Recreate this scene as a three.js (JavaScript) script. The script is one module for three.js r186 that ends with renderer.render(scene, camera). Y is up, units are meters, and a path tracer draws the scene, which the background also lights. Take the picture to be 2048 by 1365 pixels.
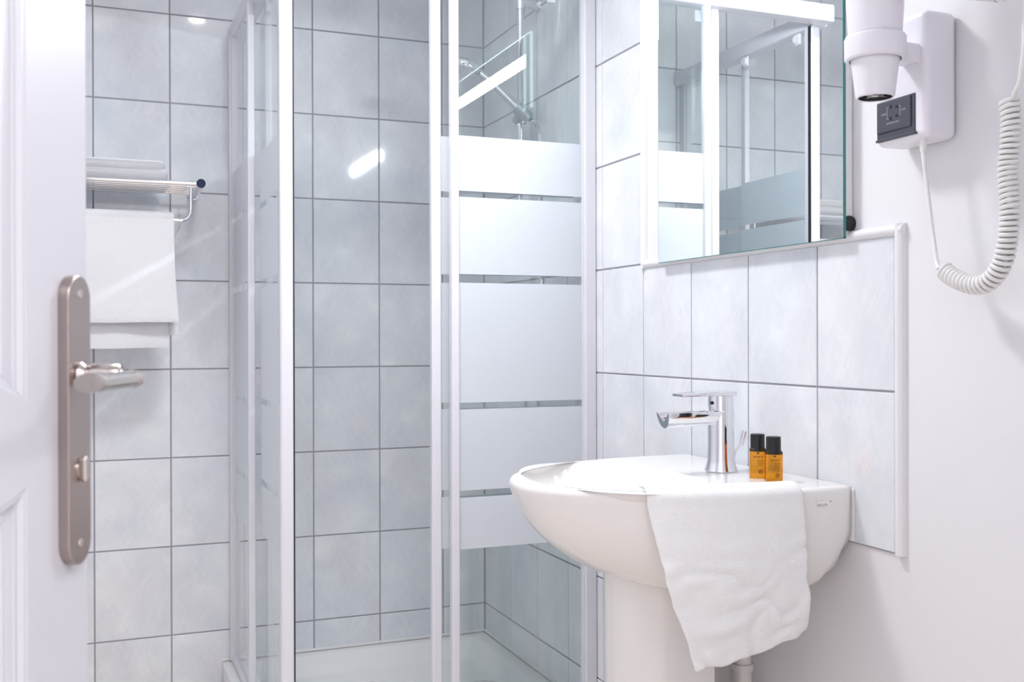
import * as THREE from 'three';
import { RoundedBoxGeometry } from 'three/addons/geometries/RoundedBoxGeometry.js';
import { mergeGeometries, mergeVertices, toCreasedNormals } from 'three/addons/utils/BufferGeometryUtils.js';
import { RectAreaLightUniformsLib } from 'three/addons/lights/RectAreaLightUniformsLib.js';
RectAreaLightUniformsLib.init();

// ------------------------------------------------------------------ camera, lights, exposure
const scene = new THREE.Scene();
scene.background = new THREE.Color(0x000000);
const renderer = new THREE.WebGLRenderer({ antialias: true });
renderer.toneMapping = THREE.LinearToneMapping;
renderer.toneMappingExposure = 1.09;
renderer.shadowMap.enabled = true;

const camera = new THREE.PerspectiveCamera(36.33, 2048 / 1365, 0.02, 30);
{
  const yaw = 0.383208, pitch = -0.0021516, roll = -0.0025771;
  const f = new THREE.Vector3(Math.sin(yaw) * Math.cos(pitch), Math.sin(pitch), -Math.cos(yaw) * Math.cos(pitch));
  const r0 = new THREE.Vector3().crossVectors(f, new THREE.Vector3(0, 1, 0)).normalize();
  const u0 = new THREE.Vector3().crossVectors(r0, f);
  const r = r0.clone().multiplyScalar(Math.cos(roll)).addScaledVector(u0, Math.sin(roll));
  const u = u0.clone().multiplyScalar(Math.cos(roll)).addScaledVector(r0, -Math.sin(roll));
  camera.quaternion.setFromRotationMatrix(new THREE.Matrix4().makeBasis(r, u, f.clone().negate()));
  camera.position.set(-1.14012, 1.083155, 3.06006);
  camera.focus = 1.95;
  camera.userData.fStop = 8;
  scene.add(camera);
}

const POWER = { hall: 12.5, spot: 6.4, strip: 170 };
const CEIL = 2.36, HALL_END = 4.5, LEFT = -1.62, DOORWALL = 2.72;
// soft ceiling panel of the hallway behind the camera
const hallLight = new THREE.RectAreaLight(0xfdfbfc, POWER.hall, 0.9, 0.9);
hallLight.position.set(-0.75, CEIL - 0.032, 3.75); hallLight.rotation.x = -Math.PI / 2; scene.add(hallLight);
// recessed ceiling spot of the bathroom
const SPOT = [-0.75, 1.25];
const spot = new THREE.SpotLight(0xfcfdff, POWER.spot, 0, 1.34, 0.6, 2);
spot.position.set(SPOT[0], CEIL - 0.012, SPOT[1]); spot.target.position.set(SPOT[0], 0, SPOT[1]);
spot.castShadow = true; spot.shadow.radius = 8; scene.add(spot, spot.target);
// light strip of the mirror
const STRIP = { z0: 1.155, z1: 1.665, y0: 1.838, y1: 1.874, x: -0.0212 };
const stripLight = new THREE.RectAreaLight(0xf3f8ff, POWER.strip, STRIP.z1 - STRIP.z0, STRIP.y1 - STRIP.y0);
stripLight.position.set(STRIP.x - 0.0012, (STRIP.y0 + STRIP.y1) / 2, (STRIP.z0 + STRIP.z1) / 2);
stripLight.rotation.y = Math.PI / 2; scene.add(stripLight);

// ------------------------------------------------------------------ helpers
let seed = 7;
const rnd = () => { seed = (seed * 1664525 + 1013904223) >>> 0; return seed / 4294967296; };
const V = (x, y, z) => new THREE.Vector3(x, y, z);
const taken = new Map();
function numbered(n) { const k = taken.get(n) || 0; taken.set(n, k + 1); return k ? n + '_' + String(k).padStart(3, '0') : n; }
function obj(name, geo, mat, parent = scene) {
  const m = new THREE.Mesh(Array.isArray(geo) ? merge(geo) : geo, mat);
  m.name = parent === scene ? numbered(name) : name; m.castShadow = m.receiveShadow = true;
  parent.add(m); return m;
}
function thing(name, label, category, pos = [0, 0, 0], turn = 0, group) {
  const o = new THREE.Group(); o.name = numbered(name); o.position.set(...pos); o.rotation.y = turn;
  o.userData = { label, category }; if (group) o.userData.group = group; scene.add(o); return o;
}
function tag(o, label, category, group) { o.userData.label = label; o.userData.category = category; if (group) o.userData.group = group; return o; }
function struct(name, geo, mat, label, category) {
  const o = geo ? obj(name, geo, mat) : (() => { const g = new THREE.Group(); g.name = numbered(name); scene.add(g); return g; })();
  o.userData = { kind: 'structure', label, category }; return o;
}
function merge(list) {
  const clean = list.map((g) => { const n = g.index ? g.toNonIndexed() : g; for (const k of Object.keys(n.attributes)) if (!['position', 'normal', 'uv'].includes(k)) n.deleteAttribute(k);
    if (!n.attributes.uv) n.setAttribute('uv', new THREE.BufferAttribute(new Float32Array(n.attributes.position.count * 2), 2)); return n; });
  return mergeGeometries(clean);
}
function bx(x0, x1, y0, y1, z0, z1, r = 0.0015, seg = 1) {
  const w = x1 - x0, h = y1 - y0, d = z1 - z0, q = Math.min(r, w / 2.01, h / 2.01, d / 2.01);
  const g = q > 0 ? new RoundedBoxGeometry(w, h, d, seg, q) : new THREE.BoxGeometry(w, h, d);
  return g.translate((x0 + x1) / 2, (y0 + y1) / 2, (z0 + z1) / 2);
}
function cyl(a, b, r0, r1 = r0, seg = 28, open = false) {
  const d = b.clone().sub(a), g = new THREE.CylinderGeometry(r1, r0, d.length(), seg, 1, open);
  g.applyQuaternion(new THREE.Quaternion().setFromUnitVectors(V(0, 1, 0), d.clone().normalize()));
  return g.translate((a.x + b.x) / 2, (a.y + b.y) / 2, (a.z + b.z) / 2);
}
function tube(pts, r, seg = 60, rad = 14, tension = 0.5) { return new THREE.TubeGeometry(new THREE.CatmullRomCurve3(pts, false, 'catmullrom', tension), seg, r, rad, false); }
function lathe(profile, seg = 40) { return new THREE.LatheGeometry(profile.map((p) => new THREE.Vector2(p[0], p[1])), seg); }
function aim(g, a, dir) { g.applyQuaternion(new THREE.Quaternion().setFromUnitVectors(V(0, 1, 0), dir.clone().normalize())); return g.translate(a.x, a.y, a.z); }
// surface through rings of equal length; closed round each ring when loop
function loft(rings, loop = true, capEnds = [false, false]) {
  const n = rings[0].length, pos = [], uv = [], idx = [];
  rings.forEach((ring, i) => ring.forEach((p, k) => { pos.push(p.x, p.y, p.z); uv.push(k / n, i / (rings.length - 1)); }));
  const m = loop ? n : n - 1;
  for (let i = 0; i + 1 < rings.length; i++) for (let k = 0; k < m; k++) {
    const a = i * n + k, b = i * n + (k + 1) % n, c = a + n, d = (i + 1) * n + (k + 1) % n; idx.push(a, b, c, b, d, c);
  }
  for (const [e, flip] of [[0, true], [rings.length - 1, false]]) if (capEnds[e ? 1 : 0]) {
    const c = rings[e].reduce((s, p) => s.add(p), V(0, 0, 0)).divideScalar(n), ci = pos.length / 3; pos.push(c.x, c.y, c.z); uv.push(0.5, 0.5);
    for (let k = 0; k < n; k++) { const a = e * n + k, b = e * n + (k + 1) % n; flip ? idx.push(ci, b, a) : idx.push(ci, a, b); }
  }
  const g = new THREE.BufferGeometry();
  g.setAttribute('position', new THREE.Float32BufferAttribute(pos, 3)); g.setAttribute('uv', new THREE.Float32BufferAttribute(uv, 2)); g.setIndex(idx); g.computeVertexNormals(); return g;
}
// cloth: fn(a, b) -> point, given real thickness
function sheet(fn, nu, nv, thick, uvw = 1, uvh = 1) {
  const P = [], N = [];
  for (let j = 0; j <= nv; j++) for (let i = 0; i <= nu; i++) P.push(fn(i / nu, j / nv));
  const at = (i, j) => P[j * (nu + 1) + i];
  for (let j = 0; j <= nv; j++) for (let i = 0; i <= nu; i++) {
    const du = at(Math.min(i + 1, nu), j).clone().sub(at(Math.max(i - 1, 0), j)), dv = at(i, Math.min(j + 1, nv)).clone().sub(at(i, Math.max(j - 1, 0)));
    N.push(du.cross(dv).normalize());
  }
  const pos = [], uv = [], idx = [], K = (nu + 1) * (nv + 1);
  for (const s of [0.5, -0.5]) for (let k = 0; k < K; k++) {
    const i = k % (nu + 1), j = (k - i) / (nu + 1), edge = Math.min(1, Math.min(i, nu - i, j, nv - j) / 1.5 * 0.6 + 0.4);
    const p = P[k].clone().addScaledVector(N[k], s * thick * edge); pos.push(p.x, p.y, p.z); uv.push(i / nu * uvw, j / nv * uvh);
  }
  const q = (a, b, c, d) => idx.push(a, b, c, b, d, c);
  for (let j = 0; j < nv; j++) for (let i = 0; i < nu; i++) { const a = j * (nu + 1) + i; q(a, a + 1, a + nu + 1, a + nu + 2); q(K + a + 1, K + a, K + a + nu + 2, K + a + nu + 1); }
  for (let i = 0; i < nu; i++) { q(K + i, K + i + 1, i, i + 1); const a = nv * (nu + 1) + i; q(a, a + 1, K + a, K + a + 1); }
  for (let j = 0; j < nv; j++) { const a = j * (nu + 1), b = a + nu + 1; q(a, b, K + a, K + b); const c = a + nu, d = b + nu; q(K + c, K + d, c, d); }
  const g = new THREE.BufferGeometry();
  g.setAttribute('position', new THREE.Float32BufferAttribute(pos, 3)); g.setAttribute('uv', new THREE.Float32BufferAttribute(uv, 2)); g.setIndex(idx); g.computeVertexNormals(); return g;
}
// repeating value noise
function makeNoise(n, s) {
  const t = new Float32Array(n * n); let q = s >>> 0; for (let i = 0; i < n * n; i++) { q = (q * 1664525 + 1013904223) >>> 0; t[i] = q / 4294967296; }
  return (x, y) => { const xi = Math.floor(x), yi = Math.floor(y), fx = x - xi, fy = y - yi, u = fx * fx * (3 - 2 * fx), v = fy * fy * (3 - 2 * fy);
    const g = (a, b) => t[(((b % n) + n) % n) * n + (((a % n) + n) % n)];
    return (g(xi, yi) * (1 - u) + g(xi + 1, yi) * u) * (1 - v) + (g(xi, yi + 1) * (1 - u) + g(xi + 1, yi + 1) * u) * v; };
}
function dataTex(n, fn, srgb, rx = 1, ry = 1) {
  const d = new Uint8Array(n * n * 4);
  for (let y = 0; y < n; y++) for (let x = 0; x < n; x++) { const c = fn(x / n, y / n), k = (y * n + x) * 4; d[k] = c[0]; d[k + 1] = c[1]; d[k + 2] = c[2]; d[k + 3] = 255; }
  const t = new THREE.DataTexture(d, n, n); t.wrapS = t.wrapT = THREE.RepeatWrapping; t.magFilter = THREE.LinearFilter; t.minFilter = THREE.LinearMipmapLinearFilter; t.generateMipmaps = true;
  if (srgb) t.colorSpace = THREE.SRGBColorSpace; t.repeat.set(rx, ry); t.needsUpdate = true; return t;
}

// ------------------------------------------------------------------ materials
const nA = makeNoise(64, 11), nB = makeNoise(128, 23), nC = makeNoise(256, 5);
// marbled ceramic: soft clouds plus feathery strokes leaning off the vertical
const tileMap = dataTex(1024, (u, v) => {
  const w = nA(u * 8, v * 8) - 0.5;
  const cloud = (nA(u * 8 + w * 0.5, v * 8) - 0.5) * 0.5 + (nA(u * 16, v * 16 + w) - 0.5) * 0.4 + (nB(u * 64, v * 64) - 0.5) * 0.14;
  const stroke = (nB(u * 128 + v * 64 + w * 6, v * 32 + w * 5) - 0.5) * nA(u * 16 + 3, v * 16) + (nB(u * 128 - v * 64 + w * 7, v * 32 + 9) - 0.5) * nA(u * 16 + 5, v * 16 + 8);
  const k = cloud * 22 + stroke * 5.5;
  const warm = (nA(u * 8 + 31, v * 8 + 17) - 0.5) * 4;
  return [231 + k * 1.1 + warm, 234 + k, 239 + k * 0.75 - warm * 0.5].map((c) => Math.max(0, Math.min(255, c)));
}, true);
tileMap.repeat.set(1 / 0.8, 1 / 0.8);
const fineBump = dataTex(512, (u, v) => { const k = 128 + (nC(u * 256, v * 256) - 0.5) * 120 + (nB(u * 64, v * 64) - 0.5) * 110; return [k, k, k]; });
const paintBump = fineBump.clone(); paintBump.repeat.set(3, 3); paintBump.needsUpdate = true;
const terryTex = dataTex(512, (u, v) => { const k = 60 + nC(u * 256, v * 256) * 120 + nB(u * 128, v * 128) * 75; return [k, k, k]; });
const M = {
  tile: new THREE.MeshStandardMaterial({ map: tileMap, roughness: 0.06 }),
  grout: new THREE.MeshStandardMaterial({ color: 0xa3a0a8, roughness: 0.9 }),
  paint: new THREE.MeshStandardMaterial({ color: 0xecebee, roughness: 0.6, bumpMap: paintBump, bumpScale: 0.00008 }),
  ceiling: new THREE.MeshStandardMaterial({ color: 0xf2f2f2, roughness: 0.9 }),
  floor: new THREE.MeshStandardMaterial({ color: 0xe8d9cd, roughness: 0.5 }),
  trim: new THREE.MeshStandardMaterial({ color: 0xeeedf0, roughness: 0.35 }),
  door: new THREE.MeshStandardMaterial({ color: 0xcbcbd2, roughness: 0.38 }),
  profile: new THREE.MeshStandardMaterial({ color: 0xe1e1e8, roughness: 0.28 }),
  glass: new THREE.MeshPhysicalMaterial({ color: new THREE.Color().setRGB(0.972, 0.988, 0.985), transmission: 1, roughness: 0, ior: 1.5, thickness: 0 }),
  frost: new THREE.MeshPhysicalMaterial({ color: 0xebf0f6, transmission: 0.3, roughness: 1, thickness: 0, ior: 1.45 }),
  seal: new THREE.MeshStandardMaterial({ color: 0x26262c, roughness: 0.5 }),
  chrome: new THREE.MeshStandardMaterial({ color: 0xe6e8ec, metalness: 1, roughness: 0.05 }),
  nickel: new THREE.MeshStandardMaterial({ color: 0xa89c98, metalness: 1, roughness: 0.34 }),
  nickelBright: new THREE.MeshStandardMaterial({ color: 0xc4bcb8, metalness: 1, roughness: 0.2 }),
  ceramic: new THREE.MeshPhysicalMaterial({ color: 0xf4f2f0, roughness: 0.12 }),
  satinChrome: new THREE.MeshStandardMaterial({ color: 0xb4bcc2, metalness: 0.55, roughness: 0.35 }),
  acrylic: new THREE.MeshStandardMaterial({ color: 0xeeefef, roughness: 0.22 }),
  silicone: new THREE.MeshStandardMaterial({ color: 0xf0efee, roughness: 0.45 }),
  plastic: new THREE.MeshStandardMaterial({ color: 0xf2f0f7, roughness: 0.32 }),
  pvc: new THREE.MeshStandardMaterial({ color: 0xe4e1de, roughness: 0.4 }),
  cord: new THREE.MeshStandardMaterial({ color: 0xf1f0ef, roughness: 0.42 }),
  darkPanel: new THREE.MeshStandardMaterial({ color: 0x4a4b55, roughness: 0.42 }),
  black: new THREE.MeshStandardMaterial({ color: 0x0c0c10, roughness: 0.42 }),
  navy: new THREE.MeshStandardMaterial({ color: 0x0d2340, roughness: 0.25, metalness: 0.4 }),
  mirror: new THREE.MeshStandardMaterial({ color: new THREE.Color().setRGB(0.95, 0.985, 0.985), metalness: 1, roughness: 0 }),
  glassEdge: new THREE.MeshPhysicalMaterial({ color: 0x1b7a70, roughness: 0.15, clearcoat: 0.5 }),
  strip: new THREE.MeshStandardMaterial({ color: 0xffffff, emissive: 0xf3f8ff, emissiveIntensity: 5, roughness: 0.5 }),
  litEdge: new THREE.MeshStandardMaterial({ color: 0xd8f4ee, emissive: 0xdffbf5, emissiveIntensity: 6, roughness: 0.4 }),
  lamp: new THREE.MeshStandardMaterial({ color: 0xffffff, emissive: 0xfffaf5, emissiveIntensity: 60, roughness: 0.5 }),
  hallLamp: new THREE.MeshStandardMaterial({ color: 0xffffff, emissive: 0xf8faff, emissiveIntensity: 1.2, roughness: 0.5 }),
  terry: new THREE.MeshPhysicalMaterial({ color: 0xfbfbfb, roughness: 0.95, sheen: 0.5, sheenRoughness: 0.6, sheenColor: new THREE.Color(0xffffff), bumpMap: terryTex, bumpScale: 0.0013 }),
  towelSoft: new THREE.MeshStandardMaterial({ color: 0xeeeef1, roughness: 0.92, bumpMap: terryTex, bumpScale: 0.0015 }),
  amber: new THREE.MeshPhysicalMaterial({ color: 0xffffff, transmission: 1, roughness: 0.04, ior: 1.45, thickness: 0.02, attenuationColor: new THREE.Color().setRGB(0.93, 0.47, 0.02), attenuationDistance: 0.016 }),
  print: new THREE.MeshStandardMaterial({ color: 0x7a3d0c, roughness: 0.6 }),
  logo: new THREE.MeshStandardMaterial({ color: 0x8f8a92, roughness: 0.5 }),
};

// ------------------------------------------------------------------ room shell
const TW = 0.2, TH = 0.2488, G = 0.0036;
struct('floor', bx(LEFT - 0.1, 0.12, -0.1, 0, -0.12, HALL_END + 0.1, 0), M.floor, 'warm beige floor of the bathroom and hallway', 'floor');
struct('ceiling', bx(LEFT - 0.1, 0.12, CEIL, CEIL + 0.1, -0.12, HALL_END + 0.1, 0), M.ceiling, 'plain white ceiling', 'ceiling');
const wallBack = struct('wall_back', bx(LEFT - 0.1, 0.12, 0, CEIL, -0.12, -0.01, 0), M.paint, 'back wall of marbled pale grey tiles behind the shower and towel rack', 'wall');
const wallRight = struct('wall_right', bx(0.004, 0.12, 0, CEIL, -0.01, HALL_END, 0), M.paint, 'white painted wall with tiles around mirror and washbasin', 'wall');
struct('wall_left', bx(LEFT - 0.1, LEFT, 0, CEIL, -0.01, HALL_END, 0), M.paint, 'white painted wall on the door side', 'wall');
struct('wall_hall', bx(LEFT - 0.1, 0.12, 0, CEIL, HALL_END, HALL_END + 0.1, 0), M.paint, 'white wall at the end of the hallway', 'wall');
const DO = { x0: -1.45, x1: -0.66, top: 2.06 };
struct('wall_front', [bx(LEFT, DO.x0, 0, CEIL, DOORWALL, DOORWALL + 0.08, 0), bx(DO.x1, 0.004, 0, CEIL, DOORWALL, DOORWALL + 0.08, 0), bx(DO.x0, DO.x1, DO.top, CEIL, DOORWALL, DOORWALL + 0.08, 0)], M.paint, 'white wall with the bathroom doorway', 'wall');

const tileGeo = new Map();
function tileGeometry(w, h, variant) { // front face towards +z, centred, proud by T
  const key = [w.toFixed(4), h.toFixed(4), variant].join();
  if (tileGeo.has(key)) return tileGeo.get(key);
  const T = 0.004, b = 0.0012, x = w / 2, y = h / 2, pos = [], uv = [], idx = [];
  const ox = 0.105 + (variant * 0.371) % 0.59, oy = 0.13 + (variant * 0.233) % 0.54, fx = variant % 2 ? -1 : 1;
  const ring = (i, z) => [[-x + i, -y + i, z], [x - i, -y + i, z], [x - i, y - i, z], [-x + i, y - i, z]];
  const quad = (q) => { const k = pos.length / 3; for (const p of q) { pos.push(...p); uv.push(fx * p[0] + ox, p[1] + oy); } idx.push(k, k + 1, k + 2, k, k + 2, k + 3); };
  const A = ring(0, 0), B = ring(0, T - b), C = ring(b, T);
  quad(C);
  for (let k = 0; k < 4; k++) { const m = (k + 1) % 4; quad([B[k], B[m], C[m], C[k]]); quad([A[k], A[m], B[m], B[k]]); }
  const g = new THREE.BufferGeometry();
  g.setAttribute('position', new THREE.Float32BufferAttribute(pos, 3)); g.setAttribute('uv', new THREE.Float32BufferAttribute(uv, 2)); g.setIndex(idx);
  const out = g.toNonIndexed(); out.computeVertexNormals(); tileGeo.set(key, out); return out;
}
let tileCount = 0;
function tileField(parent, ss, ys, place) {
  for (let i = 0; i + 1 < ss.length; i++) for (let j = 0; j + 1 < ys.length; j++) {
    const w = Math.abs(ss[i + 1] - ss[i]) - G, h = ys[j + 1] - ys[j] - G; if (w < 0.004 || h < 0.004) continue;
    const o = obj('tile', tileGeometry(w, h, (tileCount++ * 5) % 12), M.tile, parent);
    place(o, (ss[i] + ss[i + 1]) / 2, (ys[j] + ys[j + 1]) / 2);
    o.rotateX((rnd() - 0.5) * 0.004); o.rotateY((rnd() - 0.5) * 0.004);
  }
}
const rowsY = [0]; for (let k = -4; k <= 6; k++) { const y = 1 + k * TH; if (y > 0.01 && y < CEIL) rowsY.push(y); } rowsY.push(CEIL);
const colX = [0]; for (let i = 0; i < 8; i++) { const x = -(0.1375 + i * TW); if (x > LEFT) colX.push(x); } colX.push(LEFT);
obj('grout_bed', bx(LEFT, 0.004, 0, CEIL, -0.01, -0.0016, 0), M.grout, wallBack);
tileField(wallBack, colX, rowsY, (o, s, y) => o.position.set(s, y, -0.0035));
const colZ = [0.001, 0.2166, 0.4166, 0.6166, 0.8166, 1.0166];
obj('grout_bed', bx(0.0016, 0.01, 0, CEIL, -0.0016, 1.0166, 0), M.grout, wallRight);
tileField(wallRight, colZ, rowsY, (o, s, y) => { o.position.set(0.0035, y, s); o.rotation.y = -Math.PI / 2; });
const colZ2 = [1.0166, 1.2166, 1.4166, 1.6166, 1.802], rowsP = [1 - TH, 1, 1 + TH - 0.008];
obj('grout_bed', bx(0.0016, 0.01, 1 - TH, 1 + TH, 1.0166, 1.803, 0), M.grout, wallRight);
tileField(wallRight, colZ2, rowsP, (o, s, y) => { o.position.set(0.0035, y, s); o.rotation.y = -Math.PI / 2; });
// rounded white edging round the tiled areas
function edging(a, b, out) { // half-round bar, flat side to the wall
  const d = b.clone().sub(a).normalize(), ring = (c) => { const r = []; for (let k = 0; k <= 12; k++) { const t = Math.PI * k / 12; r.push(c.clone().addScaledVector(out, Math.cos(t) * 0.0095).add(V(0.004 - Math.sin(t) * 0.0125, 0, 0))); } return r; };
  const g = loft([ring(a), ring(b)], true, [true, true]); return toCreasedNormals(g, 0.6);
}
const yT = 1 + TH - 0.001, zT = 1.813;
struct('trim_1', edging(V(0, yT - 0.009, 1.021), V(0, CEIL, 1.021), V(0, 0, 1)), M.trim, 'white edging strip running up the tiles left of the mirror', 'edging');
struct('trim_2', edging(V(0, yT, 1.021), V(0, yT, zT + 0.0095), V(0, 1, 0)), M.trim, 'white edging strip along the top of the washbasin tiles', 'edging');
struct('trim_3', edging(V(0, 1 - TH, zT), V(0, yT + 0.0095, zT), V(0, 0, 1)), M.trim, 'white edging strip down the right side of the washbasin tiles', 'edging');

// ------------------------------------------------------------------ door, opened into the room
{
  const d = struct('door_1', null, null, 'open white panelled door with satin nickel lever handle', 'door');
  d.position.set(-1.4346, 0.008, 2.7175); d.rotation.y = THREE.MathUtils.degToRad(66);
  const W = 0.713, H = 2.035, x0 = 0.108, x1 = 0.605, xc = (x0 + x1) / 2;
  const up = [], lo = []; // panel outlines with curved rails
  const bottomUp = (x) => 1.028 + 0.045 * Math.pow(Math.sin(Math.PI * (x - x0) / (x1 - x0)), 0.8), topLo = (x) => 0.958 - 0.03 * Math.pow(Math.sin(Math.PI * (x - x0) / (x1 - x0)), 0.8);
  for (let k = 0; k <= 30; k++) { const x = x0 + (x1 - x0) * k / 30; up.push([x, bottomUp(x)]); lo.push([x, topLo(x)]); }
  const upper = [...up, [x1, 1.92], [x0, 1.92]], lower = [[x0, 0.2], [x1, 0.2], ...lo.slice().reverse()];
  const shape = (pts) => new THREE.Shape(pts.map((p) => new THREE.Vector2(...p)));
  const inset = (pts, i) => { const cy = pts.reduce((s, p) => s + p[1], 0) / pts.length, ymin = Math.min(...pts.map((p) => p[1])), ymax = Math.max(...pts.map((p) => p[1])), mid = (ymin + ymax) / 2;
    return pts.map(([x, y]) => [xc + (x - xc) * (1 - 2 * i / (x1 - x0)), y < mid ? y + i : y - i]); };
  const frame = shape([[0, 0], [W, 0], [W, H], [0, H]]); frame.holes.push(new THREE.Path(upper.map((p) => new THREE.Vector2(...p))), new THREE.Path(lower.map((p) => new THREE.Vector2(...p))));
  const fg = new THREE.ExtrudeGeometry(frame, { depth: 0.013, bevelEnabled: true, bevelThickness: 0.002, bevelSize: 0.002, bevelOffset: -0.002, bevelSegments: 2, curveSegments: 4 }).translate(0, 0, -0.015);
  obj('leaf', [bx(0, W, 0, H, -0.04, -0.0145, 0.002), fg], M.door, d);
  for (const pts of [upper, lower]) {
    const at = (i, z) => inset(pts, i).map(([x, y]) => V(x, y, z));
    const raised = [[0.046, -0.0135], [0.047, -0.012], [0.062, -0.0075], [0.066, -0.007]].map(([i, z]) => at(i, z));
    const p = obj('panel', [toCreasedNormals(loft(raised, true, [false, false]), 0.5), new THREE.ShapeGeometry(shape(inset(pts, 0.066))).translate(0, 0, -0.007)], M.door, d);
    const cove = [[-0.001, -0.001], [0.003, -0.001], [0.006, -0.0045], [0.009, -0.005], [0.0095, -0.0065], [0.017, -0.009], [0.018, -0.0085], [0.021, -0.0085], [0.0225, -0.011], [0.031, -0.0125], [0.032, -0.012], [0.035, -0.012], [0.037, -0.0138], [0.048, -0.0138]].map(([i, z]) => at(i, z));
    obj('moulding', toCreasedNormals(loft(cove, true, [false, false]), 0.35), M.door, p);
  }
  // long plate with round ends
  const px = 0.6605 + 0.0175, y0 = 0.884, y1 = 1.130, hw = 0.0205, pl = new THREE.Shape();
  pl.absarc(px, y1 - hw, hw, 0, Math.PI); pl.absarc(px, y0 + hw, hw, Math.PI, 2 * Math.PI);
  const plate = obj('handle_plate', new THREE.ExtrudeGeometry(pl, { depth: 0.0075, bevelEnabled: true, bevelThickness: 0.0012, bevelSize: 0.0012, bevelOffset: -0.0012, bevelSegments: 2, curveSegments: 24 }).translate(0, 0, 0.001), M.nickel, d);
  for (const y of [y1 - 0.016, y0 + 0.018]) { const sc = obj('screw', [cyl(V(px, y, 0.0085), V(px, y, 0.0105), 0.0042, 0.0036, 20), bx(px - 0.003, px + 0.003, y - 0.0005, y + 0.0005, 0.0104, 0.0108, 0)], M.nickelBright, plate); sc.userData.label = 'bright screw head'; }
  const ly = 1.041;
  const neck = lathe([[0.0, 0], [0.0115, 0], [0.0115, 0.004], [0.0085, 0.007], [0.0085, 0.012], [0.010, 0.013], [0.0095, 0.036], [0, 0.038]], 30);
  const lz = 0.0455, gr = 0.0074, gx0 = px + 0.030, gx1 = px - 0.050;
  const grip = cyl(V(gx0, ly, lz), V(gx1, ly, lz), gr, gr * 1.06, 32);
  const bands = [gx1 + 0.006, gx0 - 0.007].map((x) => cyl(V(x, ly, lz), V(x - 0.0018, ly, lz), gr * 1.1, gr * 1.1, 32));
  const endGeo = (() => { const rings = []; for (let k = 0; k <= 3; k++) { const r = []; for (let i = 0; i < 40; i++) { const t = i / 40 * 2 * Math.PI, c = Math.cos(t), q = Math.sin(t); r.push(V(gx1 + 0.0005 - k / 3 * (0.003 + (1 - c) * 0.0105), ly + q * gr * 1.06, lz + c * gr * 1.06)); } rings.push(r); } return toCreasedNormals(loft(rings, true, [false, true]), 0.7); })();
  const lv = obj('lever', [aim(neck, V(px, ly + 0.004, 0.0085), V(0, 0, 1)), grip, ...bands, endGeo, cyl(V(gx0, ly, lz), V(gx0 + 0.005, ly, lz), gr, gr * 0.7, 32)], M.nickelBright, plate);
  obj('thumb_turn', [cyl(V(px, 0.965, 0.008), V(px, 0.965, 0.011), 0.0085, 0.0085, 26), bx(px - 0.0032, px + 0.0032, 0.954, 0.976, 0.010, 0.0165, 0.003, 3)], M.nickelBright, plate);
}

// ------------------------------------------------------------------ shower tray
{
  const t = thing('shower_tray', 'white raised shower tray with ribbed base', 'shower tray');
  const rings = [], X0 = -0.80, X1 = -0.002, Z0 = 0.002, Z1 = 0.80, top = 0.165;
  const rr = (ix, y, rad) => { const o = [], x0 = X0 + ix, x1 = X1 - ix, z0 = Z0 + ix, z1 = Z1 - ix, n = 6; // z as second axis
    for (const [cx, cz, a0] of [[x1 - rad, z1 - rad, 0], [x0 + rad, z1 - rad, 1], [x0 + rad, z0 + rad, 2], [x1 - rad, z0 + rad, 3]]) for (let k = 0; k <= n; k++) { const a = (a0 + k / n) * Math.PI / 2; o.push(V(cx + Math.cos(a) * rad, y, cz + Math.sin(a) * rad)); }
    return o; };
  for (const [i, y, r] of [[0.002, 0, 0.01], [0, 0.004, 0.01], [0, top - 0.006, 0.01], [0.002, top - 0.0015, 0.01], [0.006, top, 0.012], [0.042, top, 0.03], [0.048, top - 0.003, 0.03], [0.053, top - 0.012, 0.035], [0.068, top - 0.042, 0.05], [0.078, top - 0.048, 0.055], [0.1, top - 0.05, 0.06], [0.35, top - 0.056, 0.03]]) rings.push(rr(i, y, r));
  const body = loft(rings.map((r) => r.slice().reverse()), true, [true, true]);
  obj('basin', toCreasedNormals(body, 0.9), M.acrylic, t);
  for (let k = 0; k < 9; k++) { const z = 0.17 + k * 0.052; obj('rib', bx(-0.64, -0.30, top - 0.0535, top - 0.048, z, z + 0.014, 0.0024, 2), M.acrylic, t); }
  const dr = obj('drain_cover', aim(lathe([[0, 0.008], [0.03, 0.0075], [0.052, 0.004], [0.056, 0]], 36), V(-0.135, top - 0.053, 0.35), V(0, 1, 0)), M.chrome, t); dr.userData.label = 'round chrome drain cover';
  obj('silicone_joint', bx(X0, -0.001, top + 0.0001, top + 0.007, -0.0005, 0.005, 0.0012, 2), M.silicone, wallBack);
  obj('silicone_joint', bx(-0.005, 0.0005, top + 0.0001, top + 0.007, 0.005, 0.757, 0.0012, 2), M.silicone, wallRight);
}

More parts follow.
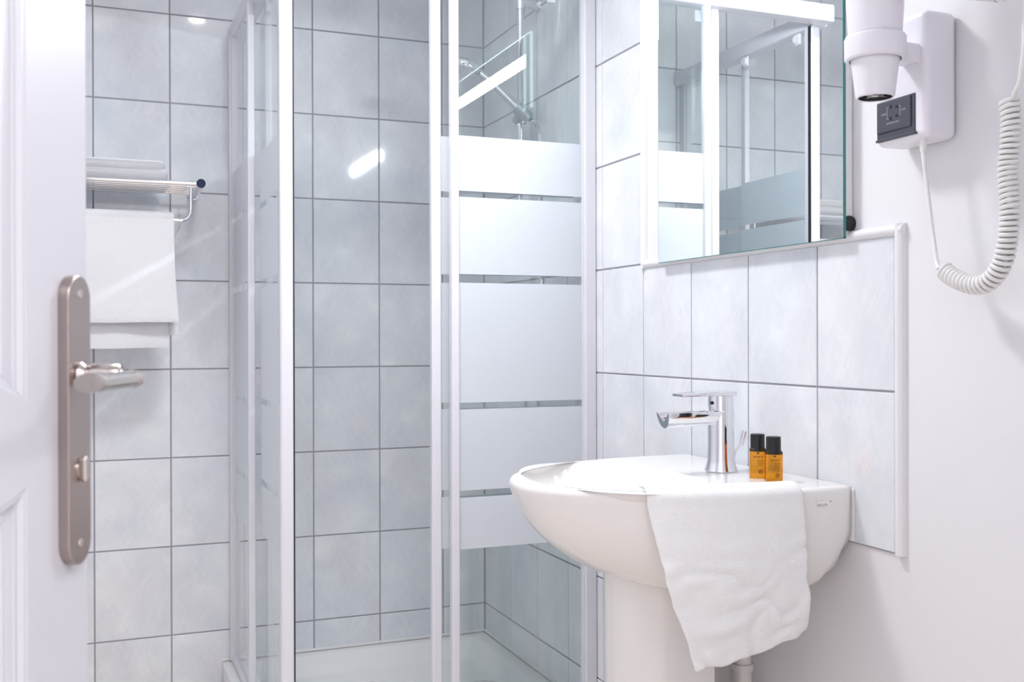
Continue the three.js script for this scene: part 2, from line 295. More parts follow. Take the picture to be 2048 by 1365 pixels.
// ------------------------------------------------------------------ shower enclosure
{
  const e = thing('shower_enclosure', 'corner shower enclosure of white frames and clear glass with frosted bands', 'shower');
  const yb = 0.168, yt = 1.948, gx = -0.765, gz = 0.772; // planes of the fixed glass
  const sx = -0.741, sz = 0.748;                         // planes of the sliding glass
  const bands = [[0.5935, 0.7135], [0.7302, 0.9191], [0.9346, 1.2138], [1.234, 1.4134], [1.4277, 1.5559]];
  const T = 0.0025;
  const frosted = (parent, mk) => { for (const [a, b] of bands) obj('frosted_band', mk(a, b), M.frost, parent); };
  obj('wall_profile', [bx(-0.032, -0.001, yb, yt, 0.757, 0.787, 0.004, 2), bx(-0.036, -0.03, yb, yt, 0.764, 0.780, 0.001)], M.profile, e);
  obj('wall_profile', [bx(-0.780, -0.750, yb, yt, 0.0005, 0.030, 0.004, 2), bx(-0.773, -0.757, yb, yt, 0.028, 0.034, 0.001)], M.profile, e);
  obj('top_rail', [bx(-0.760, -0.001, yt - 0.012, yt + 0.034, 0.738, 0.784, 0.005, 2)], M.profile, e);
  obj('top_rail', [bx(-0.774, -0.728, yt - 0.0115, yt + 0.0335, 0.0005, 0.7375, 0.005, 2)], M.profile, e);
  obj('bottom_rail', bx(-0.776, -0.001, yb - 0.003, yb + 0.022, 0.740, 0.785, 0.004, 2), M.profile, e);
  obj('bottom_rail', bx(-0.775, -0.734, yb - 0.003, yb + 0.0215, 0.0005, 0.7395, 0.004, 2), M.profile, e);
  // front: fixed pane and the door slid open behind it
  const f1 = obj('fixed_pane', bx(-0.360, -0.03, yb, yt, gz - T, gz + T, 0), M.glass, e);
  frosted(f1, (a, b) => bx(-0.355, -0.034, a, b, gz + T + 0.0002, gz + T + 0.0008, 0));
  obj('edge_profile', bx(-0.3715, -0.3525, yb, yt, gz - 0.011, gz + 0.011, 0.004, 2), M.profile, f1);
  const d1 = obj('sliding_door', bx(-0.405, -0.043, yb + 0.02, yt - 0.01, sz - T, sz + T, 0), M.glass, e);
  frosted(d1, (a, b) => bx(-0.395, -0.046, a, b, sz + T + 0.0002, sz + T + 0.0008, 0));
  obj('edge_profile', bx(-0.412, -0.388, yb + 0.02, yt - 0.01, sz - 0.010, sz + 0.009, 0.004, 2), M.profile, d1);
  for (const x of [-0.36, -0.10]) obj('roller', [cyl(V(x, yt - 0.03, sz - 0.018), V(x, yt - 0.03, sz - 0.006), 0.011, 0.011, 22), bx(x - 0.012, x + 0.012, yt - 0.045, yt - 0.014, sz - 0.012, sz - 0.004, 0.003)], M.plastic, d1);
  // left side: fixed pane and the door almost closed
  const f2 = obj('fixed_pane', bx(gx - T, gx + T, yb, yt, 0.03, 0.365, 0), M.glass, e);
  frosted(f2, (a, b) => bx(gx - T - 0.0008, gx - T - 0.0002, a, b, 0.034, 0.363, 0));
  obj('edge_profile', bx(gx - 0.010, gx + 0.008, yb, yt, 0.348, 0.370, 0.004, 2), M.profile, f2);
  const d2 = obj('sliding_door', bx(sx - T, sx + T, yb + 0.02, yt - 0.01, 0.365, 0.715, 0), M.glass, e);
  frosted(d2, (a, b) => bx(sx - T - 0.0008, sx - T - 0.0002, a, b, 0.37, 0.70, 0));
  obj('edge_profile', bx(sx - 0.014, sx + 0.0165, yb + 0.02, yt - 0.01, 0.695, 0.73, 0.007, 3), M.profile, d2);
  const sl = obj('seal', bx(sx + 0.0155, sx + 0.0188, yb + 0.02, yt - 0.01, 0.717, 0.727, 0.0008), M.seal, d2); sl.userData.label = 'thin black magnetic seal';
  for (const z of [0.41, 0.66]) obj('roller', [cyl(V(sx + 0.006, yt - 0.03, z), V(sx + 0.018, yt - 0.03, z), 0.011, 0.011, 22), bx(sx + 0.004, sx + 0.012, yt - 0.045, yt - 0.014, z - 0.012, z + 0.012, 0.003)], M.plastic, d2);
}

// ------------------------------------------------------------------ shower fittings
{
  const r = thing('shower_rail', 'chrome riser rail on the tiled shower wall', 'shower rail', [0, 0, 0.435]);
  obj('rail', cyl(V(-0.055, 1.30, 0), V(-0.055, 2.02, 0), 0.0095, 0.0095, 28), M.chrome, r);
  for (const y of [1.32, 2.0]) obj('wall_bracket', [cyl(V(-0.001, y, 0), V(-0.055, y, 0), 0.012, 0.012, 24), cyl(V(-0.055, y - 0.018, 0), V(-0.055, y + 0.018, 0), 0.0135, 0.0135, 24), cyl(V(-0.001, y, 0), V(-0.008, y, 0), 0.02, 0.018, 28)], M.chrome, r);
  obj('slider', [cyl(V(-0.055, 1.670, 0), V(-0.055, 1.715, 0), 0.0165, 0.0165, 26), cyl(V(-0.050, 1.69, -0.045), V(-0.055, 1.692, 0.01), 0.011, 0.017, 24), cyl(V(-0.060, 1.682, 0.012), V(-0.066, 1.69, 0.042), 0.015, 0.014, 24), cyl(V(-0.052, 1.673, 0.052), V(-0.085, 1.705, 0.046), 0.0165, 0.0185, 26)], M.satinChrome, r);
  const hs = thing('hand_shower', 'chrome hand shower leaning out from its rail', 'hand shower');
  obj('handle', tube([V(-0.052, 1.673, 0.487), V(-0.085, 1.704, 0.482), V(-0.135, 1.752, 0.472), V(-0.172, 1.784, 0.464), V(-0.198, 1.800, 0.458)], 0.0125, 40, 20), M.chrome, hs);
  const hd = obj('head', aim(lathe([[0, -0.012], [0.040, -0.012], [0.044, -0.007], [0.044, 0.004], [0.036, 0.014], [0.018, 0.022], [0, 0.024]], 40), V(-0.222, 1.803, 0.455), V(0.28, 1, 0.03)), M.chrome, hs);
  obj('spray_face', aim(lathe([[0, -0.0135], [0.036, -0.0135], [0.037, -0.0118], [0, -0.0118]], 40), V(-0.222, 1.803, 0.455), V(0.28, 1, 0.03)), M.plastic, hd);
  const hose = obj('shower_hose', tube([V(-0.050, 1.671, 0.489), V(-0.040, 1.655, 0.51), V(-0.05, 1.60, 0.56), V(-0.06, 1.45, 0.585), V(-0.06, 1.25, 0.588), V(-0.06, 1.0, 0.57), V(-0.06, 0.82, 0.545), V(-0.06, 0.765, 0.51), V(-0.06, 0.83, 0.478), V(-0.06, 0.95, 0.47), V(-0.06, 1.055, 0.47)], 0.0078, 160, 12), M.chrome);
  tag(hose, 'chrome flexible shower hose hanging from the hand shower', 'hose');
  const mx = thing('shower_mixer', 'chrome shower mixer tap behind the frosted glass', 'mixer tap', [0, 1.08, 0.47]);
  obj('body', cyl(V(-0.06, 0, -0.13), V(-0.06, 0, 0.13), 0.021, 0.021, 30), M.chrome, mx);
  obj('outlet', cyl(V(-0.06, -0.045, 0), V(-0.06, -0.02, 0), 0.0095, 0.012, 24), M.chrome, mx);
  for (const s of [-1, 1]) { obj('wall_flange', [cyl(V(-0.001, 0, s * 0.075), V(-0.012, 0, s * 0.075), 0.031, 0.029, 30), cyl(V(-0.01, 0, s * 0.075), V(-0.05, 0, s * 0.075), 0.014, 0.014, 24)], M.chrome, mx); obj('control_knob', cyl(V(-0.06, 0, s * 0.13), V(-0.06, 0, s * 0.17), 0.023, 0.021, 30), M.chrome, mx); }
}

// ------------------------------------------------------------------ towel rack and its towels
{
  const r = thing('towel_rack', 'chrome wall shelf with hanging towel bar', 'towel rack');
  for (const x of [-0.877, -1.475]) { const a = obj('side_arm', cyl(V(x, 1.49, 0.004), V(x, 1.49, 0.243), 0.0125, 0.0125, 28), M.chrome, r); const c = obj('end_cap', cyl(V(x, 1.49, 0.2425), V(x, 1.49, 0.2455), 0.0121, 0.0118, 28), M.navy, a); c.userData.label = 'dark blue end cap'; obj('wall_rosette', cyl(V(x, 1.49, 0.001), V(x, 1.49, 0.008), 0.0155, 0.015, 30), M.chrome, a); }
  for (let k = 0; k < 6; k++) { const z = 0.232 - k * 0.036; obj('shelf_bar', cyl(V(-0.887, 1.49, z), V(-1.465, 1.49, z), 0.0056, 0.0056, 16), M.chrome, r); }
  const zb = 0.214;
  obj('towel_bar', [tube([V(-0.899, 1.489, zb), V(-0.8995, 1.465, zb), V(-0.900, 1.424, zb), V(-0.905, 1.406, zb), V(-0.919, 1.3965, zb), V(-0.94, 1.395, zb), V(-1.15, 1.395, zb), V(-1.41, 1.395, zb), V(-1.432, 1.3965, zb), V(-1.446, 1.406, zb), V(-1.451, 1.424, zb), V(-1.4515, 1.465, zb), V(-1.452, 1.489, zb)], 0.0046, 140, 14), cyl(V(-0.8785, 1.486, zb), V(-0.915, 1.486, zb), 0.0058, 0.0058, 16)], M.chrome, r);
  // folded towel lying on the shelf
  const f = thing('folded_towel', 'folded white towel lying on top of the rack', 'towel');
  for (const [y, hh, w, x] of [[1.4958, 0.030, 0.452, -1.183], [1.518, 0.029, 0.444, -1.186]]) {
    const g = new RoundedBoxGeometry(w, hh, 0.17, 7, 0.0138).translate(x, y + hh / 2, 0.14), p = g.attributes.position;
    for (let i = 0; i < p.count; i++) { const q = nA(p.getX(i) * 11 + 40, p.getZ(i) * 9 + y * 50) - 0.5; if (p.getY(i) > y + hh * 0.5) p.setY(i, p.getY(i) + q * 0.006); p.setZ(i, p.getZ(i) + (nA(p.getX(i) * 8 + 7, p.getY(i) * 60) - 0.5) * 0.008); }
    g.computeVertexNormals(); obj('fold', mergeVertices(g), M.towelSoft, f);
  }
  // towel over the bar
  const h = thing('hanging_towel', 'white bath towel folded over the rack bar', 'towel');
  const drop = (xr, yF, yB, rad, lift, wob) => sheet((a, b) => {
    const total = 1, x = -1.40 + (xr + 1.40) * a, k = b * 3; let y, z;
    if (k < 1) { y = yB + (1.395 - yB) * k; z = zb - rad; } else if (k < 2) { const t = (k - 1) * Math.PI; y = 1.395 + Math.sin(t) * (rad + lift); z = zb - Math.cos(t) * rad; } else { y = 1.395 - (1.395 - yF) * (k - 2); z = zb + rad; }
    const low = THREE.MathUtils.clamp((1.395 - y) / 0.27, 0, 1);
    return V(x + (a > 0.5 ? low * low * 0.012 * (a - 0.5) * 2 : 0) - (k < 1 ? 0.0 : 0), y + (nA(x * 9, k * 2 + wob) - 0.5) * 0.006 * low, z + (nA(x * 11 + wob, k * 3) - 0.5) * 0.012 * low);
  }, 40, 60, 0.0055, 2.2, 3);
  obj('outer_layer', drop(-0.944, 1.128, 1.094, 0.0185, 0, 3), M.towelSoft, h);
  obj('inner_layer', drop(-0.968, 1.15, 1.062, 0.0115, 0, 9), M.towelSoft, h);
}

// ------------------------------------------------------------------ mirror with light strip
{
  const m = thing('mirror', 'frameless lit mirror on the wall above the washbasin', 'mirror');
  const z0 = 1.119, z1 = 1.709, y0 = 1.2435, y1 = 1.93, xf = -0.0205, xb = -0.0155, b = 0.0012;
  obj('mirror_glass', bx(xf, xb, y0 + b, y1 - 0.003, z0 + b, z1 - b, 0), M.mirror, m);
  for (const g of [bx(xf + 0.0002, xb, y0, y0 + b, z0, z1, 0), bx(xf + 0.0002, xb, y0, 1.72, z0, z0 + b, 0), bx(xf + 0.0002, xb, y0, 1.72, z1 - b, z1, 0)]) obj('glass_edge', g, M.glassEdge, m).userData.label = 'green polished glass edge';
  obj('light_edge', bx(xf - 0.0002, xb, y1 - 0.003, y1, z0, z1, 0), M.litEdge, m);
  for (const z of [z0, z1 - 0.0022]) obj('light_edge', bx(xf - 0.0002, xb, 1.72, y1 - 0.003, z, z + 0.0022, 0), M.litEdge, m);
  obj('backing', bx(xb, 0.003, y0 + 0.004, y1 - 0.01, z0 + 0.008, z1 - 0.006, 0.001), M.trim, m);
  obj('light_strip', bx(STRIP.x, xf + 0.0002, STRIP.y0, STRIP.y1, STRIP.z0, STRIP.z1, 0), M.strip, m);
  const k = obj('knob', aim(lathe([[0, 0.0075], [0.009, 0.007], [0.012, 0.004], [0.0125, 0], [0, 0]], 30), V(-0.0055, 1.2685, z1 - 0.006), V(0, 0, 1)), M.black, m); k.userData.label = 'round black switch knob';
}

// ------------------------------------------------------------------ washbasin
const ZC = 1.455, RIM = 0.845;
function rimZ(p, L = 0.485, hw = 0.255, a = 0.1) { return p <= a ? hw : hw * Math.sqrt(Math.max(0, 1 - ((p - a) / (L - a)) ** 2)); }
{
  const w = thing('washbasin', 'white ceramic washbasin below the mirror', 'washbasin', [0, 0, ZC]);
  const N = 180, pc = 0.2;
  const CI = 0.3, ring = (y, L, hw, a, back, cp = pc) => { const o = []; for (let i = 0; i < N; i++) { const t = i / N * 2 * Math.PI, dx = Math.cos(t), ds = Math.sin(t); let lo = 0, hi = 0.7;
    for (let k = 0; k < 26; k++) { const r = (lo + hi) / 2, p = cp + dx * r, s = ds * r; const e = p < back ? 2 : p <= a ? Math.abs(s) / hw : Math.hypot((p - a) / (L - a), s / hw); (e > 1 ? (hi = r) : (lo = r)); }
    o.push(V(-(cp + dx * lo), y, ds * lo)); } return o; };
  const bowl = (y, c, ap, as) => { const o = []; for (let i = 0; i < N; i++) { const t = i / N * 2 * Math.PI, dx = Math.cos(t) / ap, ds = Math.sin(t) / as, e = (CI - c) / ap, A = dx * dx + ds * ds, B = dx * e, r = (-B + Math.sqrt(B * B - A * (e * e - 1))) / A; o.push(V(-(CI + Math.cos(t) * r), y, Math.sin(t) * r)); } return o; };
  const prm = [[0.661, 0.20, 0.10, 0.16, 0.09], [0.6625, 0.25, 0.16, 0.13, 0.075], [0.669, 0.292, 0.195, 0.11, 0.06], [0.685, 0.340, 0.222, 0.1, 0.045], [0.707, 0.382, 0.2355, 0.1, 0.03], [0.735, 0.420, 0.2455, 0.1, 0.014], [0.765, 0.449, 0.2515, 0.1, 0.004], [0.795, 0.470, 0.2538, 0.1, 0.003], [0.82, 0.482, 0.2548, 0.1, 0.003], [RIM - 0.013, 0.4855, 0.2552, 0.1, 0.003], [RIM - 0.0075, 0.4852, 0.2549, 0.1, 0.003], [RIM - 0.0035, 0.4830, 0.2530, 0.1, 0.004], [RIM - 0.001, 0.479, 0.2495, 0.1, 0.006], [RIM, 0.473, 0.244, 0.1, 0.010], [RIM, 0.470, 0.241, 0.1, 0.013]], outer = [];
  for (let i = 0; i + 1 < prm.length; i++) for (let k = 0; k < 4; k++) { // smooth curve through the section heights
    const q = (d) => prm[Math.max(0, Math.min(prm.length - 1, i + d))], t = k / 4;
    outer.push(ring(...prm[0].map((_, c) => { const a = q(-1)[c], b = q(0)[c], e = q(1)[c], f = q(2)[c]; return 0.5 * (2 * b + (e - a) * t + (2 * a - 5 * b + 4 * e - f) * t * t + (3 * b - a - 3 * e + f) * t * t * t); })));
  }
  outer.push(ring(...prm[prm.length - 1]));
  const inner = [ring(RIM, 0.470, 0.241, 0.1, 0.013, CI), ring(RIM, 0.466, 0.237, 0.1, 0.018, CI), bowl(RIM - 0.0005, 0.315, 0.140, 0.219), bowl(RIM - 0.002, 0.315, 0.136, 0.214), bowl(RIM - 0.006, 0.315, 0.132, 0.209), bowl(RIM - 0.013, 0.315, 0.128, 0.204), bowl(RIM - 0.024, 0.314, 0.120, 0.193), bowl(RIM - 0.045, 0.31, 0.106, 0.170), bowl(RIM - 0.072, 0.307, 0.082, 0.130), bowl(RIM - 0.092, 0.303, 0.056, 0.088), bowl(RIM - 0.104, 0.30, 0.034, 0.045)];
  const g = merge([loft(outer, true, [true, false]), loft(inner, true, [false, true])]);
  obj('basin', g, M.ceramic, w);
  obj('silicone_joint', bx(-0.0045, 0.0005, 0.754, RIM - 0.006, -0.2548, 0.2565, 0.002), M.silicone, w);
  const dr = obj('drain', aim(lathe([[0, 0.004], [0.018, 0.0035], [0.03, 0.002], [0.032, 0]], 30), V(-0.3, RIM - 0.1055, 0), V(0, 1, 0)), M.chrome, w);
  // small printed maker's mark on the end of the basin
  const c = document.createElement('canvas'); c.width = 256; c.height = 96; const k = c.getContext('2d');
  k.fillStyle = '#f4f2f0'; k.fillRect(0, 0, 256, 96); k.fillStyle = '#77727c'; k.font = 'bold 44px sans-serif'; k.fillText('BELLCO', 18, 76); k.beginPath(); k.moveTo(214, 14); k.lineTo(240, 8); k.lineTo(232, 34); k.fill();
  const ct = new THREE.CanvasTexture(c); ct.colorSpace = THREE.SRGBColorSpace;
  const lg = obj('printed_mark', new THREE.PlaneGeometry(0.030, 0.0112), new THREE.MeshPhysicalMaterial({ map: ct, roughness: 0.1, clearcoat: 0.6, clearcoatRoughness: 0.04 }), w); lg.position.set(-0.0605, 0.8185, 0.2555); lg.userData.label = 'small grey printed lettering';
  const p = thing('pedestal', 'white ceramic pedestal under the washbasin', 'pedestal', [-0.218, 0, ZC]);
  const u = (y, r, back) => { const o = []; for (let i = 0; i <= 40; i++) { const t = -Math.PI / 2 + Math.PI * i / 40; o.push(V(-Math.cos(t) * r, y, Math.sin(t) * r)); } o.push(V(back, y, r * 0.96), V(back, y, r * 0.8)); for (let i = 40; i >= 0; i--) { const t = -Math.PI / 2 + Math.PI * i / 40; o.push(V(-Math.cos(t) * (r - 0.014), y, Math.sin(t) * (r - 0.014))); } o.push(V(back, y, -r * 0.8), V(back, y, -r * 0.96)); return o; };
  obj('column', toCreasedNormals(loft([u(0, 0.105, 0.07), u(0.05, 0.104, 0.07), u(0.25, 0.094, 0.065), u(0.5, 0.0925, 0.06), u(0.66, 0.094, 0.06), u(0.683, 0.094, 0.06)], true, [false, false]), 0.6), M.ceramic, p);
}
// pipes on the wall behind the pedestal
{
  const a = obj('supply_pipe', tube([V(-0.025, 0.0, 1.363), V(-0.025, 0.3, 1.363), V(-0.025, 0.55, 1.363), V(-0.025, 0.62, 1.363)], 0.0235, 30, 28), M.pvc); tag(a, 'straight white pipe running up the wall behind the pedestal', 'pipe');
  const t = thing('drain_pipe', 'cream plastic drain pipe bending down beside the pedestal', 'pipe');
  obj('bend', tube([V(-0.19, 0.545, 1.40), V(-0.13, 0.547, 1.43), V(-0.085, 0.545, 1.462), V(-0.066, 0.532, 1.478), V(-0.060, 0.508, 1.483), V(-0.060, 0.47, 1.483), V(-0.060, 0.2, 1.483), V(-0.060, 0.002, 1.483)], 0.0165, 120, 22), M.pvc, t);
  obj('collar', [cyl(V(-0.06, 0.488, 1.483), V(-0.06, 0.500, 1.483), 0.0195, 0.0195, 28)], M.pvc, t);
}
// ------------------------------------------------------------------ tap
{
  const t = thing('basin_tap', 'chrome waterfall mixer tap on the washbasin', 'tap', [-0.096, RIM - 0.001, ZC + 0.016]);
  obj('body', lathe([[0, 0], [0.0295, 0], [0.0295, 0.003], [0.0265, 0.012], [0.0245, 0.022], [0.0235, 0.05], [0.0235, 0.108], [0.0232, 0.110], [0, 0.110]], 48), M.chrome, t);
  // open trough spout, towards the bowl
  const rings = []; for (const [x, dep, r] of [[-0.004, 0.0245, 0.0205], [-0.04, 0.0245, 0.0205], [-0.08, 0.026, 0.0208], [-0.110, 0.0268, 0.0210], [-0.116, 0.0270, 0.0210]]) {
    const o = [], n = 24, e = 0.0020, tip = x < -0.115; for (let k = 0; k <= n; k++) { const q = Math.PI + Math.PI * k / n; o.push(V(x + (tip ? (1 + Math.sin(q)) * -0.004 : 0), 0.1085 + Math.sin(q) * dep, Math.cos(q) * r)); }
    for (let k = n; k >= 0; k--) { const q = Math.PI + Math.PI * k / n; o.push(V(x + (tip ? (1 + Math.sin(q)) * -0.004 : 0), 0.1085 + Math.sin(q) * (dep - e), Math.cos(q) * (r - e))); } rings.push(o); }
  obj('spout', toCreasedNormals(loft(rings.map((r) => r.slice().reverse()), true, [true, true]), 0.7), M.chrome, t);
  obj('cartridge_housing', [cyl(V(0, 0.1115, 0), V(0, 0.136, 0), 0.0228, 0.0228, 44), cyl(V(0, 0.109, 0), V(0, 0.112, 0), 0.0215, 0.0215, 40)], M.chrome, t);
  const hs = new THREE.Shape(); hs.moveTo(0.0238, -0.012); hs.quadraticCurveTo(0.0238, -0.0232, 0.010, -0.0236); hs.lineTo(-0.03, -0.020); hs.lineTo(-0.090, -0.0165); hs.lineTo(-0.090, 0.0165); hs.lineTo(-0.03, 0.020); hs.lineTo(0.010, 0.0236); hs.quadraticCurveTo(0.0238, 0.0232, 0.0238, 0.012); hs.closePath();
  const hg = new THREE.ExtrudeGeometry(hs, { depth: 0.006, bevelEnabled: true, bevelThickness: 0.0012, bevelSize: 0.0012, bevelOffset: -0.0012, bevelSegments: 2, steps: 1, curveSegments: 8 }); hg.rotateX(-Math.PI / 2);
  const p = hg.attributes.position; for (let i = 0; i < p.count; i++) { const x = p.getX(i), k = THREE.MathUtils.clamp((-x - 0.01) / 0.09, 0, 1); const y = p.getY(i); p.setY(i, (y < 0.003 ? y + k * 0.0035 : y - k * 0.0005) - k * k * 0.004); } hg.computeVertexNormals(); hg.translate(0, 0.1375, 0);
  obj('lever', toCreasedNormals(hg, 0.5), M.chrome, t);
  obj('set_screw', cyl(V(-0.0225, 0.124, 0.006), V(-0.0240, 0.124, 0.0064), 0.003, 0.003, 16), M.black, t);
  obj('pop_up_rod', [cyl(V(0.024, 0.035, 0.010), V(0.034, 0.055, 0.013), 0.0018, 0.0018, 12), cyl(V(0.0335, 0.046, 0.0128), V(0.041, 0.072, 0.015), 0.004, 0.0062, 20), cyl(V(0.016, 0.0, 0.008), V(0.0242, 0.036, 0.010), 0.0018, 0.0018, 12)], M.chrome, t);
}
// ------------------------------------------------------------------ amber bottles
{
  const mk = (label, x, z, turn) => {
    const b = thing('toiletry_bottle', label, 'bottle', [x, RIM - 0.0008, z], turn, 'amber toiletry bottles on the washbasin');
    const g = new RoundedBoxGeometry(0.0275, 0.053, 0.0215, 4, 0.004).translate(0, 0.0267, 0);
    obj('liquid_body', g, M.amber, b);
    obj('cap', lathe([[0, 0.0535], [0.0118, 0.0535], [0.0122, 0.0465], [0.0120, 0.0745], [0.0112, 0.0757], [0, 0.0757]], 36), M.black, b);
    const pr = [bx(-0.0022, 0.0022, 0.0425, 0.0455, 0.01075, 0.0109, 0)];
    for (let k = 0; k < 4; k++) pr.push(bx(-0.007 + k * 0.004, -0.0048 + k * 0.004, 0.0365, 0.0388, 0.01075, 0.0109, 0));
    for (let k = 0; k < 4; k++) pr.push(bx(-0.001, 0.0095 - (k % 2) * 0.002, 0.031 - k * 0.0026, 0.0318 - k * 0.0026, 0.01075, 0.0109, 0));
    const ring = new THREE.RingGeometry(0.0022, 0.0036, 20).translate(0.0045, 0.0125, 0.0109); pr.push(ring, new THREE.RingGeometry(0, 0.0013, 12).translate(0.0045, 0.0125, 0.0109));
    obj('printed_label', pr, M.print, b).userData.label = 'dark printed lettering';
  };
  mk('amber bottle with black cap standing nearer the tap', -0.090, 1.573, -0.55);
  mk('amber bottle with black cap standing further from the tap', -0.094, 1.623, -0.42);
}
// ------------------------------------------------------------------ hand towel over the basin rim
{
  const t = thing('hand_towel', 'white terry hand towel draped over the washbasin rim', 'towel');
  const path = (a, off) => {
    const p = 0.352 + (0.112 - 0.352) * a, z = ZC + rimZ(p), nx = p > 0.2 ? -(p - 0.1) * 0.9 : -0.05, nn = V(nx, 0, 1).normalize();
    const R = V(-p, 0, z), at = (d, y) => R.clone().addScaledVector(nn, d).setY(y);
    const bot = V(-(0.300 + (0.118 - 0.300) * a), 0.580 + 0.052 * Math.pow(a, 1.15) + Math.sin(a * Math.PI) * -0.004, 1.706 + (1.732 - 1.706) * a);
    const mid = at(0.016, 0.79).lerp(bot, 0.35).add(V(0, 0, 0.008));
    const c = new THREE.CatmullRomCurve3([at(-0.034, RIM + 0.0035), at(-0.022, RIM + 0.0055), at(-0.008, RIM + 0.006), at(0.006, RIM - 0.003), at(0.0105, RIM - 0.022), mid, bot.clone().lerp(mid, 0.4).add(V(0, 0, 0.004)), bot], false, 'centripetal');
    return c;
  };
  const mkLayer = (name, a0, a1, b1, off, amp) => {
    const nu = 90, cache = []; for (let i = 0; i <= nu; i++) cache.push(path(a0 + (a1 - a0) * i / nu, 0).getSpacedPoints(150));
    obj(name, sheet((a, b) => {
      const c = cache[Math.round(a * nu)], q = b * b1 * 150, i = Math.min(149, Math.floor(q)), p = c[i].clone().lerp(c[i + 1], q - i);
      const h = THREE.MathUtils.clamp((b * b1 - 0.30) / 0.3, 0, 1);
      const wr = (Math.sin((b * 38 + (nA(a * 5 + 7, b * 5) - 0.5) * 12) + a * 3) * 0.38 * nA(a * 5 + 21, b * 9 + 3) + (nA(a * 6 + 3, b * 16) - 0.5) * 0.9) * amp * h + (nB(a * 90, b * 120) - 0.5) * 0.0006;
      p.z += off + wr + (nA(a * 3 + 50, b * 3) - 0.5) * 0.006 * h; p.y += off * 0.5 * (1 - h) + (nB(a * 8, 4) - 0.5) * 0.006 * b; p.x += (nA(b * 9, a * 2 + 12) - 0.5) * 0.007 * h; return p;
    }, nu, 150, 0.0075, 1.4, 2), M.terry, t);
  };
  mkLayer('top_layer', 0, 1, 1, 0.0045, 0.0075);
  mkLayer('under_layer', 0.035, 0.97, 0.955, -0.0032, 0.005);
}
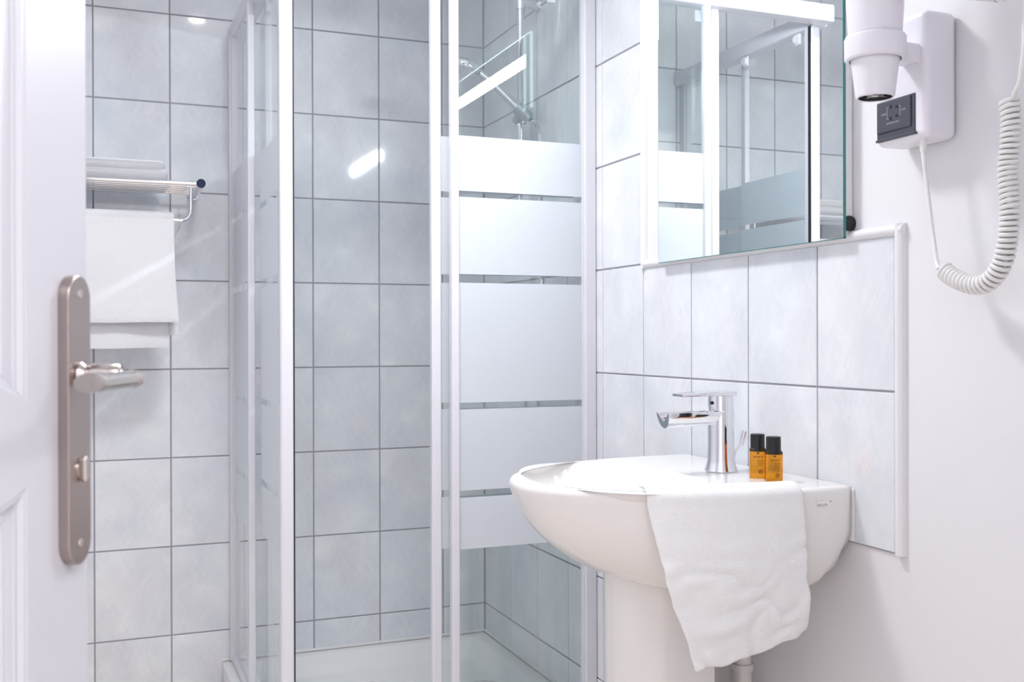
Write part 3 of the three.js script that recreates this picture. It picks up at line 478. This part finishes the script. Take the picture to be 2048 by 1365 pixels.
// ------------------------------------------------------------------ hair dryer on the wall
{
  const h = thing('hair_dryer', 'white wall mounted hair dryer with spiral cable and dark shaver socket', 'hair dryer', [0, 0, 0]);
  // wall unit: bevelled housing
  obj('housing', bx(-0.0545, 0.0035, 1.366, 1.547, 1.8205, 1.924, 0.011, 5), M.plastic, h);
  // dark shaver socket
  const c = document.createElement('canvas'); c.width = 512; c.height = 384; const k = c.getContext('2d');
  k.fillStyle = '#4c4d58'; k.fillRect(0, 0, 512, 384); k.strokeStyle = '#a9adbb'; k.fillStyle = '#a9adbb'; k.lineWidth = 7;
  k.beginPath(); k.moveTo(178, 70); k.lineTo(150, 70); k.lineTo(150, 232); k.lineTo(178, 232); k.stroke(); k.beginPath(); k.moveTo(334, 88); k.lineTo(362, 88); k.lineTo(362, 214); k.lineTo(334, 214); k.stroke();
  k.font = 'bold 34px sans-serif'; k.fillText('220V', 58, 165); k.fillText('110V', 376, 165); k.font = 'bold 30px sans-serif'; k.fillText('SHAVERS ONLY', 138, 308);
  const ct = new THREE.CanvasTexture(c); ct.colorSpace = THREE.SRGBColorSpace;
  const sk = obj('shaver_socket', [bx(-0.0562, -0.05, 1.3745, 1.432, 1.8265, 1.9035, 0.0012), bx(-0.0590, -0.05, 1.3728, 1.3765, 1.8265, 1.9065, 0.001)], M.darkPanel, h); sk.userData.label = 'dark grey shaver socket';
  obj('socket_plate', bx(-0.0582, -0.0561, 1.3855, 1.430, 1.8285, 1.897, 0.0009), M.darkPanel, sk);
  const face = new THREE.PlaneGeometry(0.064, 0.040).rotateY(-Math.PI / 2).translate(-0.05835, 1.408, 1.8635);
  obj('printed_face', face, new THREE.MeshStandardMaterial({ map: ct, roughness: 0.42 }), sk);
  for (const [z, y, w, hh] of [[1.858, 1.4205, 0.0035, 0.0055], [1.858, 1.4035, 0.0035, 0.0055], [1.8705, 1.4185, 0.0055, 0.0035], [1.8705, 1.4055, 0.0055, 0.0035]]) obj('pin_hole', bx(-0.0588, -0.0580, y - hh / 2, y + hh / 2, z - w / 2, z + w / 2, 0.0002), M.black, sk);
  // holder ring and arm
  const cx = -0.128, cz = 1.905, ryb = 1.4695, ryt = 1.5025;
  obj('holder_ring', [lathe([[0.0352, 0], [0.0385, 0], [0.0412, 0.003], [0.0415, 0.030], [0.0398, 0.033], [0.0358, 0.033], [0.0352, 0]], 56).translate(cx, ryb, cz), bx(-0.098, -0.048, ryb + 0.004, ryt - 0.002, 1.878, 1.912, 0.005, 2)], M.plastic, h);
  // dryer: nozzle, barrel, handle
  const dr = obj('dryer_body', [lathe([[0.0225, 1.418], [0.0245, 1.4172], [0.0262, 1.4195], [0.0335, 1.478], [0.0345, 1.503], [0.0360, 1.506], [0.0385, 1.545], [0.0395, 1.60], [0.037, 1.64], [0.026, 1.668], [0, 1.676]], 56).translate(cx, 0, cz)], M.plastic, h);
  obj('outlet_grille', [lathe([[0, 1.4255], [0.0232, 1.4255], [0.0228, 1.4185]], 40).translate(cx, 0, cz)], M.black, dr);
  obj('heating_coil', [new THREE.TorusGeometry(0.011, 0.0015, 8, 30).rotateX(Math.PI / 2).translate(cx, 1.4225, cz), bx(cx - 0.02, cx + 0.02, 1.4205, 1.423, cz - 0.0012, cz + 0.0012, 0.0004), bx(cx - 0.0012, cx + 0.0012, 1.4205, 1.423, cz - 0.02, cz + 0.02, 0.0004)], M.nickelBright, dr);
  const hp = [V(cx, 1.580, cz + 0.004), V(-0.119, 1.562, 1.958), V(-0.113, 1.545, 2.015), V(-0.108, 1.530, 2.06), V(-0.104, 1.514, 2.102)];
  obj('handle', [new THREE.TubeGeometry(new THREE.CatmullRomCurve3(hp), 50, 0.0195, 26, false), cyl(hp[4], hp[4].clone().add(V(0.001, -0.003, 0.010)), 0.0195, 0.0125, 26)], M.plastic, dr);
  // cable: plain lead, spring coil, loop to the handle
  const cable = new THREE.Group(); cable.name = 'spiral_cable'; cable.userData.label = 'white cable with a long spiral spring section'; h.add(cable);
  obj('straight_lead', [tube([V(-0.04, 1.374, 1.902), V(-0.042, 1.355, 1.904), V(-0.043, 1.329, 1.908), V(-0.043, 1.278, 1.916), V(-0.044, 1.228, 1.925), V(-0.050, 1.190, 1.938), V(-0.056, 1.178, 1.949)], 0.0031, 80, 12), cyl(V(-0.04, 1.377, 1.902), V(-0.0418, 1.348, 1.9045), 0.0068, 0.0042, 20)], M.cord, cable);
  const cp = [[1.177, 1.951], [1.168, 1.963], [1.159, 1.983], [1.153, 2.006], [1.156, 2.028], [1.169, 2.044], [1.187, 2.054], [1.215, 2.060], [1.246, 2.063], [1.272, 2.061], [1.304, 2.060], [1.335, 2.064], [1.361, 2.065], [1.388, 2.062]].map(([y, z]) => V(-0.050, y, z));
  const spine = new THREE.CatmullRomCurve3(cp), turns = 46, R = 0.0103;
  class Spring extends THREE.Curve { getPoint(t, o = new THREE.Vector3()) { const p = spine.getPointAt(t), d = spine.getTangentAt(t), a = V(1, 0, 0), b = new THREE.Vector3().crossVectors(d, a).normalize(), w = t * turns * 2 * Math.PI; return o.copy(p).addScaledVector(a, Math.cos(w) * R).addScaledVector(b, Math.sin(w) * R); } }
  obj('spring_coil', new THREE.TubeGeometry(new Spring(), 1300, 0.0030, 8, false), M.cord, cable);
  obj('loop_lead', tube([V(-0.052, 1.386, 2.069), V(-0.062, 1.392, 2.082), V(-0.074, 1.400, 2.100), V(-0.08, 1.418, 2.109), V(-0.081, 1.442, 2.113), V(-0.081, 1.467, 2.113), V(-0.083, 1.488, 2.117), V(-0.092, 1.502, 2.122), V(-0.102, 1.509, 2.112)], 0.0031, 80, 12), M.cord, cable);
}
// ------------------------------------------------------------------ ceiling lamps
{
  const d = thing('ceiling_spotlight', 'small round recessed spotlight in the bathroom ceiling', 'ceiling light', [SPOT[0], CEIL, SPOT[1]]);
  obj('bezel', lathe([[0.03, -0.001], [0.043, -0.001], [0.043, -0.004], [0.036, -0.007], [0.031, -0.006], [0.03, -0.001]], 40), M.chrome, d);
  obj('light_disc', cyl(V(0, -0.0048, 0), V(0, -0.001, 0), 0.03, 0.03, 40), M.lamp, d);
  const p = thing('ceiling_panel_light', 'square ceiling light panel in the hallway', 'ceiling light', [-0.75, CEIL, 3.75]);
  obj('frame', [bx(-0.32, 0.32, -0.026, -0.0005, -0.32, -0.30, 0.002), bx(-0.32, 0.32, -0.026, -0.0005, 0.30, 0.32, 0.002), bx(-0.32, -0.30, -0.026, -0.0005, -0.30, 0.30, 0.002), bx(0.30, 0.32, -0.026, -0.0005, -0.30, 0.30, 0.002)], M.trim, p);
  obj('light_diffuser', bx(-0.30, 0.30, -0.022, -0.001, -0.30, 0.30, 0.001), M.hallLamp, p);
}
renderer.render(scene, camera);
